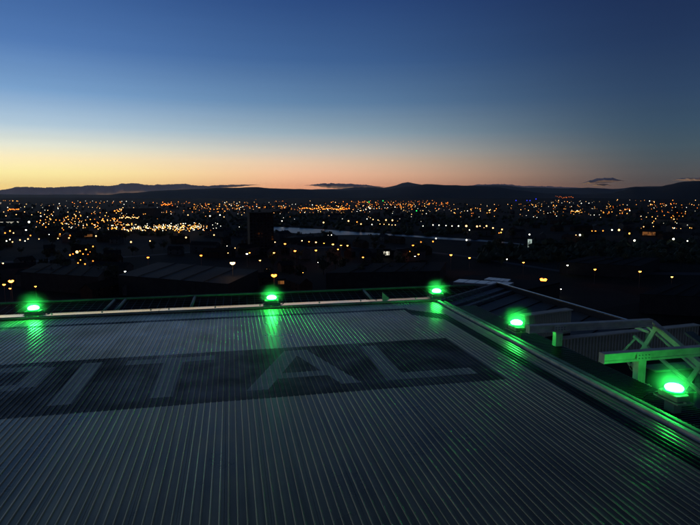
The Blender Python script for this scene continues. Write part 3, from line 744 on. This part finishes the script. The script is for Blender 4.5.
rlit = random.Random(4)
def block(name, label, cat, px, w, d, h, rz, wall='wall_dark', roof='roof_felt', lit=None, group=None, floors=0, bays=0):
    """flat-roofed block: wall, roof, parapet, window grid on the near side; lit = list of (bay, floor, bays wide, floors high, lamp colour)"""
    p = at_z(px[0], px[1], GZ); root = empty(name, p, rz); tag(root, label, cat, group)
    MB().box(-w/2, w/2, -d/2, d/2, 0, h).build('wall', wall, parent=root)
    MB().box(-w/2-0.3, w/2+0.3, -d/2-0.3, d/2+0.3, h+0.002, h+0.5).build('roof', roof, parent=root)
    if floors:
        fh = h / floors; bw = w / bays
        wm = MB().box(-bw*0.32, bw*0.32, -0.06, 0.06, -fh*0.28, fh*0.28).mesh('window', 'glass_dark')
        for i in range(bays):
            for k in range(floors): inst('window', wm, (-w/2 + (i+0.5)*bw, -d/2, (k+0.5)*fh), parent=root)
    for (u0, u1, z0, z1, m) in lit or []:
        f = MB().box(u0-0.25, u1+0.25, -d/2-0.12, -d/2-0.062, z0-0.25, z1+0.25).build('lit_window', 'wall_light', parent=root)
        nx = max(1, round((u1 - u0) / 1.6)); nz_ = max(1, round((z1 - z0) / 1.9)); pw = (u1 - u0) / nx; ph = (z1 - z0) / nz_
        for i in range(nx):
            for k in range(nz_):
                mm = m if rlit.random() < 0.6 else m + '_low'
                MB().box(u0 + i*pw + 0.1, u0 + (i+1)*pw - 0.1, -d/2-0.15, -d/2-0.121, z0 + k*ph + 0.1, z0 + (k+1)*ph - 0.1).build('pane', mm, parent=f)
    return root
facing = lambda x: -YAW - math.atan((x - CX) / F_PX)
for n_, c_, a_ in (('white', (1.0, 0.93, 0.72), 1.3), ('warm', (1.0, 0.66, 0.26), 1.3), ('orange', (1.0, 0.36, 0.08), 0.22), ('cool', (0.75, 0.95, 0.85), 0.6)):
    lamp_mat('win_' + n_, c_, a_); lamp_mat('win_' + n_ + '_low', c_, a_ * 0.35)
block('tower_block', 'dark tower block rising beside the river behind the middle green light', 'building', (261, 253), 24, 18, 41, facing(261) + 0.15, 'wall_dark', 'roof_felt', floors=13, bays=7)
block('office_block', 'low block with one broad white lit window beside the river road', 'building', (386, 257), 18, 14, 8, facing(386), lit=[(-3, 3.4, 2.5, 6.2, 'lamp_win_white')], floors=2, bays=6)
block('office_block', 'low block with a white lit window right of a similar lit block', 'building', (399, 258.5), 14, 14, 8, facing(399), lit=[(-2.8, 3.2, 2.4, 6.0, 'lamp_win_white')], floors=2, bays=5)
block('stair_tower', 'narrow pale tower glowing cool white by the river at the right', 'building', (529.5, 248.5), 6, 6, 12, facing(529), 'wall_light', lit=[(-2.2, 2.2, 1.5, 10.5, 'lamp_win_cool')])
block('depot', 'orange lit gable building right of the riverside floodlights', 'building', (514, 236), 13, 10, 9, facing(514), 'wall_brick', lit=[(-5, 5, 1, 8, 'lamp_win_orange')])
block('depot', 'long orange lit shed beneath the right hillside lights', 'building', (652, 236), 26, 10, 7, facing(652), 'wall_brick', lit=[(-12, 4, 1, 6, 'lamp_win_orange')])
block('depot', 'low shed with an orange lit front left of centre of the left town', 'building', (56, 237.5), 18, 10, 6, facing(56), 'wall_brick', lit=[(-7, 6, 1.5, 4.8, 'lamp_win_orange')])
block('depot', 'low shed with a short orange lit front in the left town', 'building', (88.5, 237.5), 14, 10, 6, facing(88), 'wall_brick', lit=[(-5, 5, 1.5, 4.8, 'lamp_win_orange')])
block('lodge', 'small building with a dim orange lit front right of the bright orange lamp', 'building', (284, 284), 9, 6, 3.6, facing(284), 'wall_light', lit=[(-4, 0.2, 0.4, 2.8, 'lamp_win_orange'), (1.5, 3.6, 1.2, 2.8, 'lamp_win_orange')])
block('canteen', 'low dark building with three warm lit windows at the far right', 'building', (676, 311), 14, 10, 4.4, facing(676), lit=[(-4.0, -1.7, 1.3, 3.2, 'lamp_win_warm'), (-1.0, 0.4, 1.0, 2.8, 'lamp_win_warm'), (1.0, 3.4, 1.3, 3.9, 'lamp_win_warm')])
block('warehouse', 'pale fronted warehouse with roof lit from the sky at the left river bend', 'building', (142, 217), 90, 40, 22, facing(142), 'wall_light', 'roof_metal')
block('warehouse', 'long white lit depot front at the far left', 'building', (3, 224.5), 60, 20, 10, facing(3), 'wall_light', 'roof_metal', lit=[(-10, 26, 2, 5.5, 'lamp_win_white')])
def shed(label, quad, z, m='roof_metal'):
    pts = [at_z(x, y, z) for x, y in quad]; c = sum(pts, Vector()) / len(pts)
    root = empty('industrial_shed', (c.x, c.y, GZ)); tag(root, label, 'shed', 'broad industrial sheds'); o = (c.x, c.y, GZ)
    poly_prism('wall', pts, GZ, z - 0.3, 'wall_dark', root, o); poly_prism('roof', pts, z - 0.299, z, m, root, o)
    n = 5
    for k in range(1, n):
        a = pts[0].lerp(pts[3], k/n) - Vector(o); b = pts[1].lerp(pts[2], k/n) - Vector(o)
        MB().bar(a + Vector((0,0,0.32)), b + Vector((0,0,0.32)), 0.4, 0.3).build('roof_ridge', m, parent=root)
shed('broad flat shed with dull grey roof in front of the left town', [(118, 275), (158, 262), (258, 270), (228, 284)], -48)
shed('dark flat roofed shed left of the broad grey one', [(20, 272), (40, 263), (108, 266), (98, 277)], -49, 'roof_felt')
shed('long low shed below the two white lit windows', [(326, 273), (352, 263.5), (446, 262), (440, 271)], -50, 'roof_felt')
shed('dark shed at the right beyond the hospital wing', [(560, 262), (590, 256), (660, 258), (640, 266)], -51, 'roof_felt')
shed('pale roofed shed at the right edge below the hillside lights', [(640, 294), (668, 284), (740, 286), (730, 298)], -50, 'roof_felt')
shed('dark shed on the river bank in front of the water', [(283, 238), (300, 234.2), (330, 232), (338, 236)], -52, 'roof_felt')

# ================================================================ TREES
def crown_mesh(seed, rad, hgt):
    r = random.Random(seed); b = MB()
    clumps = [Vector((r.gauss(0, rad*0.45), r.gauss(0, rad*0.45), hgt*(0.45 + 0.5*r.random()))) for _ in range(11)]
    for _ in range(420):
        c = r.choice(clumps); d = Vector((r.gauss(0,1), r.gauss(0,1), r.gauss(0,0.8))).normalized() * rad * (0.25 + 0.3*r.random())
        p = c + d; a = Vector((r.gauss(0,1), r.gauss(0,1), r.gauss(0,1))).normalized(); e = a.orthogonal().normalized()
        s = 0.25 + 0.4*r.random(); b.add([p - a*s, p + e*s*0.7, p + a*s, p - e*s*0.7], [(0,1,2,3)])
    return b.mesh('crown', r.choice(['leaf', 'leaf_b']))
def trunk_mesh(seed, hgt):
    r = random.Random(seed); b = MB().tube((0,0,0), (0.1,0.05,hgt*0.45), 0.28, 0.17, 8)
    for _ in range(5):
        a = r.uniform(0, 6.28); b.tube((0.08,0.04,hgt*r.uniform(0.28,0.44)), (math.cos(a)*hgt*0.22, math.sin(a)*hgt*0.22, hgt*r.uniform(0.6,0.8)), 0.1, 0.04, 6)
    return b.mesh('trunk', 'bark')
TM = [(crown_mesh(s, 3.2, 10), trunk_mesh(s, 10)) for s in range(5)]
rt = random.Random(23); n = 0
while n < 150:
    x = rt.uniform(-20, 720); y = rt.uniform(232, 287)
    if x > 430 and y > 272: continue
    if not free(x, y, 1.6) or (115 < x < 262 and 258 < y < 288): continue
    used.append((x, y)); p = at_z(x, y, GZ); s = rt.uniform(0.7, 1.35)
    t = empty('broadleaf_tree', p, rt.uniform(0, 6.28)); t.scale = (s, s, s)
    lb = 'dark leafy tree among the buildings on the left' if x < 300 else 'dark leafy tree on the unlit ground at the right'
    tag(t, lb, 'tree', 'trees among the left buildings' if x < 300 else 'trees on the right ground')
    cm, tm = rt.choice(TM); inst('crown', cm, parent=t); inst('trunk', tm, parent=t); n += 1
wb = MB(); rw = random.Random(5)
for _ in range(2600):
    x = rw.uniform(-60, 760); y = rw.choice([rw.uniform(203, 226), rw.uniform(243, 262) if x > 480 else rw.uniform(214, 236)])
    a, b_ = river_y(x)
    if a - 0.4 < y < b_ + 2.0: continue
    p = at_z(x, y, GZ); s = rw.uniform(3, 6.5) ; hh = rw.uniform(4, 9)
    ang = [rw.uniform(0, 1) + 2*math.pi*i/5 for i in range(5)]
    ring = [p + Vector((math.cos(t)*s*rw.uniform(0.7,1.2), math.sin(t)*s*rw.uniform(0.7,1.2), hh*rw.uniform(0.25,0.55))) for t in ang]
    ap = p + Vector((0,0,hh)); b0 = [p + Vector((math.cos(t)*s*0.6, math.sin(t)*s*0.6, 0)) for t in ang]
    wb.add(b0 + ring + [ap], [(i,(i+1)%5,5+(i+1)%5,5+i) for i in range(5)] + [(5+i,5+(i+1)%5,10) for i in range(5)])
tag(wb.build('woodland', 'leaf'), 'dark belts of far trees between the town lights', 'woodland', None, 'stuff')

# ================================================================ LAMPS OF THE TOWN
PXM = F_PX            # metres per photo pixel at distance D is D / PXM
def lamp_far_mesh(colr):
    # mast with a round luminaire of unit radius on top; the head is at z = 0
    b = MB(); b.tube((0, 0, -7), (0, 0, -0.9), 0.09, 0.07, 6, 0); b.lathe([(0.45, -0.9), (0.8, -0.6), (1.0, 0), (0.8, 0.6), (0.35, 0.92), (0.05, 0.98)], 10, 1)
    return b.mesh('street_lamp', 'pole', 'lamp_' + colr)
LM = {}
def far_lamp(x, y, colr, r_px, label, group, name='street_lamp'):
    z = GZ + 9; p = at_z(x, y, z); D = math.hypot(p.x, p.y)
    r = 0.62 * r_px * D / PXM
    if colr not in LM: LM[colr] = lamp_far_mesh(colr)
    o = inst(name, LM[colr], p, 0, (r, r, min(r, 1.5)) if False else (r, r, r)); tag(o, label, 'lamp', group)
    return o
def near_lamp_mesh(colr):
    root = empty('street_lamp')
    MB().tube((0,0,0), (0,0,8.4), 0.11, 0.06, 10).build('pole', 'pole', parent=root)
    MB().tube((0,0,8.4), (0,-1.3,8.75), 0.05, 0.045, 8).build('arm', 'pole', parent=root)
    h = MB().box(-0.2, 0.2, -2.1, -1.25, 8.72, 8.95).build('lamp_head', 'pole', parent=root, bevel=0.04)
    MB().lathe([(0.15, -0.5), (0.5, -0.3), (0.62, 0.0), (0.5, 0.06), (0.05, 0.065)], 14, c=(0, -1.65, 8.65)).build('lens', 'lamp_' + colr + '_near', parent=h, smooth=True)
    return root
NM = {}
def near_lamp(x, y, colr, size, label, group):
    if colr not in NM: o = NM[colr] = near_lamp_mesh(colr)
    else: o = copy_tree(NM[colr])
    p = at_z(x, y, GZ + 8.6 * size); o.location = (p.x, p.y, GZ); o.scale = (size, size, size)
    o.rotation_euler.z = facing(x)
    tag(o, label, 'lamp', group); return o
ORD = ['leftmost', 'second from the left', 'third from the left', 'fourth from the left', 'fifth from the left', 'sixth from the left', 'seventh from the left', 'eighth from the left', 'ninth from the left', 'tenth from the left', 'eleventh from the left', 'twelfth from the left', 'thirteenth from the left', 'fourteenth from the left', 'fifteenth from the left', 'sixteenth from the left']
def row(pts, phrase, group, fn=far_lamp):
    for i, (x, y, c_, s) in enumerate(sorted(pts)):
        w = ORD[i] if i < len(pts) - 1 else 'rightmost'
        fn(x, y, c_, s, w + ' ' + phrase, group)
# --- nearer lamps, each told apart
near = [
 (11, 280, 'amber', 2.0, 'bright amber lamp low at the left edge above the left green light'), (4, 284, 'amber', 1.2, 'smaller amber lamp just below left of the bright one at the left edge'),
 (10, 288, 'amber', 0.9, 'lowest small amber lamp of the three at the left edge'), (35.5, 286, 'amber', 0.9, 'single amber lamp directly above the left green light'),
 (232.5, 262, 'warm', 2.4, 'brightest warm white lamp left of the dark tower block'), (274, 274, 'orange', 2.3, 'bright orange lamp right above the middle green light'),
 (266, 268.5, 'warm', 1.0, 'small warm lamp just above left of the bright orange one'), (260, 260, 'yellow', 1.1, 'yellow lamp below the right side of the tower block'),
 (125, 271, 'white', 1.0, 'white lamp on the left corner of the broad grey shed'), (139, 275, 'white', 1.3, 'brighter white lamp in front of the broad grey shed'), (136, 281, 'white', 0.7, 'faint white lamp nearest the deck in front of the grey shed'),
 (113, 268, 'white', 0.8, 'faint white lamp between the two left sheds'), (148, 257, 'orange', 1.4, 'orange lamp behind the broad grey shed, left one'), (201, 255, 'orange', 1.5, 'orange lamp glowing behind the broad grey shed, right one'),
 (429, 267.5, 'white', 0.8, 'lone small white lamp above the corner green light'), (469, 280.5, 'amber', 0.9, 'small amber lamp standing before the pale skylight strips'),
 (543.5, 278, 'orange', 2.5, 'large orange glow lamp beyond the pale skylight strips'), (555, 288.5, 'white', 0.5, 'small white lamp below right of the large orange glow, left of a pair'), (561, 288.7, 'white', 0.55, 'small white lamp below right of the large orange glow, right of a pair'),
 (547, 288, 'white', 0.35, 'faint white lamp directly below the large orange glow'),
 (507, 259, 'white', 0.8, 'white lamp on dark ground below the glowing narrow tower'), (523.5, 262, 'amber', 1.2, 'amber lamp on dark ground below the glowing narrow tower'),
 (567.5, 265, 'white', 0.9, 'white lamp on the dark ground right of the large orange glow'), (587, 264, 'yellow', 0.9, 'yellow lamp on a lit post right of a white lamp'), (595, 269, 'amber', 1.2, 'amber lamp just right of the yellow post lamp'),
 (640, 271, 'amber', 1.3, 'amber lamp lighting bare ground at the right'), (672, 276.5, 'yellow', 1.0, 'yellow lamp at the far right above the warm lit windows'),
 (451, 254.5, 'amber', 1.5, 'amber lamp below the river bend, left of a pair'), (469.5, 257.5, 'amber', 1.3, 'amber lamp below the river bend, right of a pair'), (363, 257, 'amber', 1.1, 'amber lamp left of the two white lit windows'),
 (413, 245, 'orange', 1.4, 'tall orange lamp right above the two white lit windows'), (410, 251, 'amber', 1.1, 'small amber lamp right of the white lit windows'), (418.5, 254, 'amber', 1.1, 'amber lamp right of a small white one by the lit windows'), (415, 256, 'white', 0.8, 'small white lamp right of the white lit windows'),
 (36, 268, 'orange', 0.9, 'dim orange lamp beside the dark left shed'), (3, 263, 'warm', 0.9, 'small warm lamp at the very left edge'), (318, 262, 'white', 0.8, 'faint white lamp on dark ground right of the tower block'),
 (303, 272.5, 'yellow', 0.4, 'faint yellow lamp on a tall pole right of the orange one'),
]
for (x, y, c_, s, lb) in near: near_lamp(x, y, c_, s, lb, 'street lamps on this side of the river')
row([(275,242,'warm',.9),(285,243.5,'amber',1.5),(302,240.5,'warm',1),(309,241.5,'amber',1),(316,242,'warm',1.2),(324,243,'amber',1),(333,244,'yellow',1.5),(341,245,'amber',1.3),(347.5,245.3,'yellow',1.3)],
    'lamp of the upper lamp row right of the tower block', 'upper row of lamps before the river', lambda x,y,c,s,l,g_: near_lamp(x,y,c,s,l,g_))
row([(247,253.5,'white',1.3),(249.6,252.5,'amber',1.0),(274,252.5,'yellow',1.2),(295,250.5,'amber',1.5),(316,250,'amber',1.4),(338,249,'amber',1.2)],
    'lamp in the lower row in front of the river', 'lower row of lamps before the river', lambda x,y,c,s,l,g_: near_lamp(x,y,c,s,l,g_))
row([(70,255,'amber',1.1),(77,252,'warm',2.0),(80.5,260,'yellow',.8),(78,263,'amber',.9),(85,264,'amber',1.0),(83,254,'amber',.9),(86,249.5,'yellow',1.0),(90,252,'amber',.75),(93,246.5,'yellow',.9),(93,261,'orange',.9),(73,254,'orange',.9),(80,251,'amber',.9),(88,254.5,'orange',.6)],
    'lamp of the bright orange cluster left of the grey shed', 'bright orange cluster on the left')
row([(361,224,'warm',1.0),(367,219,'white',.7),(373,219.5,'warm',.8),(372,224.5,'white',.8),(378,220,'warm',.65),(380,224,'warm',.6),(384,224.3,'warm',.6),(386,220,'warm',1.1),(389,224.5,'warm',.7),(392.4,220.3,'warm',1.25),(392,225,'warm',.6),(395.3,225,'warm',.7)],
    'lamp of the lit quay on the far river bank', 'lamps on the lit quay')
row([(423,226,'white',.7),(433,225,'white',.85),(439,225.2,'white',.85),(446,225.6,'white',.8),(452,226,'white',.8),(458.5,226,'white',1.0),(466.3,226,'warm',1.55),(469.5,230,'white',.8),(477,226.4,'warm',1.3),(480,226,'warm',.8),(484,228.4,'warm',1.3),(486.5,226,'warm',1.2),(493,228,'warm',1.1),(502,229.5,'warm',1.1),(501,232.5,'yellow',1.0),(499,233,'amber',.7)],
    'floodlight in the white row along the far river bank', 'white floodlight row along the river')
row([(421,242,'amber',1.0),(433,241.5,'amber',1.15),(436,238.5,'white',1.1),(466.5,240,'white',1.3)], 'lamp at the water edge of the river', 'lamps at the water edge')
row([(529.5,234.5,'white',1.1),(580,235,'white',1.35),(576,235,'warm',.6),(592,231,'amber',.7),(595.5,231.4,'amber',1.1),(603,230.8,'amber',.8),(612,230,'white',1.0),(619,230,'warm',1.4),(629.5,233.5,'yellow',1.25),(634.5,240.5,'white',1.35),(673.5,239,'white',1.35),(687.5,241,'white',.85)],
    'lamp of the scattered line below the right hillside', 'lamps below the right hillside')
row([(131,242,'warm',1.2),(150,241,'warm',.9),(186,237.5,'warm',1.2),(214,235,'warm',1.0),(228,253,'warm',.7),(235,248,'warm',.7),(227,246,'white',.5)], 'lamp on the dark strip behind the broad grey shed', 'lamps behind the grey shed')
row([(5,233,'amber',.9),(10,231,'yellow',.9),(13.5,233,'warm',.8),(6.5,241,'white',.9),(10,239.5,'white',.8),(12.5,242,'warm',.8),(20,240,'warm',.9),(25,241,'white',.7),(28,239,'warm',.9),(39,239,'warm',.7),(26,230,'white',1.0),(29,222,'white',1.4),(30.5,235.5,'amber',.8)],
    'lamp of the loose group at the far left of the town', 'loose lamp group at the far left')
row([(49,234.5,'white',.6),(58,238.5,'warm',.8),(70,235.5,'amber',1.0),(69,238,'warm',.9),(96,236,'warm',1.0),(60,234,'amber',.8)], 'lamp beside the orange fronted sheds of the left town', 'lamps by the orange sheds')
row([(282,221,'white',.8),(323.5,222.5,'warm',1.2),(348.5,221,'warm',1.2),(357,222,'amber',.9),(328.3,235,'white',.7),(331.5,235,'white',.7)], 'lamp right above the wide water between tower and quay', 'lamps around the wide water')
row([(188,215,'warm',.8),(210,216,'white',1.0),(220,215,'white',.9),(224,217,'warm',.6),(258,217.3,'warm',.8),(265,217.5,'warm',.8)], 'lamp above the left river reach', 'lamps above the left river reach')
row([(369,202,'green',.9),(383,200.8,'green',.8),(416.5,210.8,'green',1.0),(251.5,217,'green',1.05)], 'green lit sign lamp in the far town', 'green lamps in the far town')
row([(516,200.5,'blue',.7),(527,200.5,'blue',.6),(530,200.6,'blue',.7),(536,199,'blue',.7)], 'small blue lamp at the foot of the hills', 'blue lamps at the foot of the hills')
# --- dense parts of the town: alike lamps, one label per part
rl = random.Random(77)
def pick(w): 
    k, p = zip(*w); return rl.choices(k, p)[0]
def swarm(n_, xr, yr, cols, sr, label, group, bend=None):
    for _ in range(n_):
        x = rl.uniform(*xr); y = rl.uniform(*yr) if not bend else bend(x) + rl.gauss(0, (yr[1]-yr[0])/4)
        cl = pick(cols); far_lamp(x, y, cl if rl.random() > 0.35 else cl + '_dim', rl.uniform(*sr) * 0.75, label, group)
WA = [('warm', 4), ('yellow', 4), ('amber', 3), ('white', 2)]
AM = [('amber', 5), ('yellow', 4), ('orange', 2), ('warm', 2), ('white', 1)]
MX = [('white', 3), ('warm', 4), ('yellow', 3), ('amber', 3)]
swarm(75, (120, 212), (224.5, 231), WA, (0.5, 0.95), 'lamp in the dense bright band of the left town', 'dense bright band of the left town')
swarm(55, (40, 122), (215, 232), WA, (0.45, 0.95), 'lamp in the golden lit quarter of the left town', 'golden lit quarter of the left town', bend=lambda x: 222 + 1.5*math.sin(x*0.08) + (x-80)*0.05)
swarm(26, (602, 632), (205, 214), AM, (0.4, 0.95), 'lamp in the amber knot on the right hillside', 'amber knot on the right hillside')
swarm(30, (640, 692), (215, 229), MX, (0.4, 0.85), 'lamp in the mixed white group at the right', 'mixed white group at the right')
swarm(22, (455, 500), (208, 217), AM, (0.4, 0.9), 'lamp of the amber group above the white floodlight row', 'amber group above the floodlight row')
# --- farther still: a mass of points nobody could count
fb = {}
def pt(x, y, colr, r_px):
    p = at_z(x, y, GZ + 9); r = r_px * math.hypot(p.x, p.y) / PXM
    b = fb.setdefault(colr, MB())
    b.add([p + Vector(q) * r for q in ((1,0,0),(0,1,0),(-1,0,0),(0,-1,0),(0,0,1),(0,0,-1))], [(0,1,4),(1,2,4),(2,3,4),(3,0,4),(1,0,5),(2,1,5),(3,2,5),(0,3,5)])
for _ in range(90): pt(rl.gauss(168, 26), 226.8 + rl.gauss(0, 1.9), 'white', rl.uniform(0.2, 0.42))
for _ in range(60): pt(rl.uniform(30, 690), rl.uniform(202, 222), pick([('white', 3), ('warm', 2)]), rl.uniform(0.16, 0.34))
for _ in range(110): pt(rl.uniform(112, 212), 227.5 + rl.gauss(0, 1.7), pick(WA), rl.uniform(0.3, 0.6))
for _ in range(70): pt(rl.uniform(36, 125), 222 + rl.gauss(0, 3.4), pick(AM), rl.uniform(0.25, 0.55))
for _ in range(430):
    band_ = rl.random()
    if band_ < 0.36: x = rl.gauss(310, 62); y = 207.5 + rl.gauss(0, 2.6)
    elif band_ < 0.50: x = rl.uniform(190, 250); y = 206 + rl.gauss(0, 2.4)
    elif band_ < 0.62: x = rl.uniform(390, 450); y = 205.5 + rl.gauss(0, 2.5)
    elif band_ < 0.74: x = rl.uniform(520, 600); y = rl.uniform(203, 216)
    elif band_ < 0.86: x = rl.uniform(545, 705); y = rl.uniform(199, 213)
    else: x = rl.uniform(-10, 710); y = rl.uniform(201, 220)
    if y < 199.5 or y > 222: continue
    cl = pick(AM if band_ < 0.62 else MX); br = rl.random()
    pt(x, y, cl if br > 0.55 else cl + '_dim', rl.uniform(0.18, 0.46))
# strings of lamps along streets
for _ in range(58):
    far_ = rl.random()
    x = rl.choice([rl.gauss(110, 60), rl.gauss(310, 70), rl.gauss(420, 40), rl.gauss(620, 60), rl.uniform(-15, 715)]); y = 200.5 + 18 * far_ ** 1.4
    if 215 < x < 360 and y > 212: continue
    if 430 < x < 560 and y > 214: continue
    p0 = at_z(x, y, GZ + 9); an = rl.choice([0.35, 0.35 + math.pi/2, 1.1, -0.5, 2.4]) + rl.uniform(-0.1, 0.1); st = rl.uniform(34, 60)
    cl = pick(AM if rl.random() < 0.65 else MX); dim = rl.random() < 0.65; rr = rl.uniform(0.18, 0.36)
    for k in range(rl.randint(4, 13)):
        q = p0 + Vector((math.cos(an + 0.03*k), math.sin(an + 0.03*k), 0)) * st * k + Vector((rl.gauss(0, 4), rl.gauss(0, 4), 0))
        b = fb.setdefault(cl + '_dim' if dim and rl.random() < 0.8 else cl, MB()); r = rr * rl.uniform(0.7, 1.3) * math.hypot(q.x, q.y) / PXM
        b.add([q + Vector(w) * r for w in ((1,0,0),(0,1,0),(-1,0,0),(0,-1,0),(0,0,1),(0,0,-1))], [(0,1,4),(1,2,4),(2,3,4),(3,0,4),(1,0,5),(2,1,5),(3,2,5),(0,3,5)])
for x0, x1, y0, cl in ((8, 20, 209.5, 'orange'), (120, 136, 208.5, 'warm'), (114, 134, 211, 'amber'), (162, 174, 204.6, 'orange'), (300, 345, 208.6, 'amber'), (336, 350, 209, 'orange'), (120, 140, 217.5, 'warm'),
                       (571, 583, 211.6, 'yellow'), (556, 574, 197.2, 'orange_dim')):
    k = int((x1 - x0) / 1.3)
    for i in range(k): pt(x0 + (x1-x0)*i/k + rl.uniform(-.4,.4), y0 + rl.gauss(0, 0.5), cl, rl.uniform(0.3, 0.6))
allv = MB(); names = sorted(fb)
for mi, kx in enumerate(names): allv.add(fb[kx].v, fb[kx].f, mi)
tag(allv.build('far_town_lights', *['lamp_' + kx for kx in names]), 'countless tiny lights of the far town below the hills', 'lights', None, 'stuff')
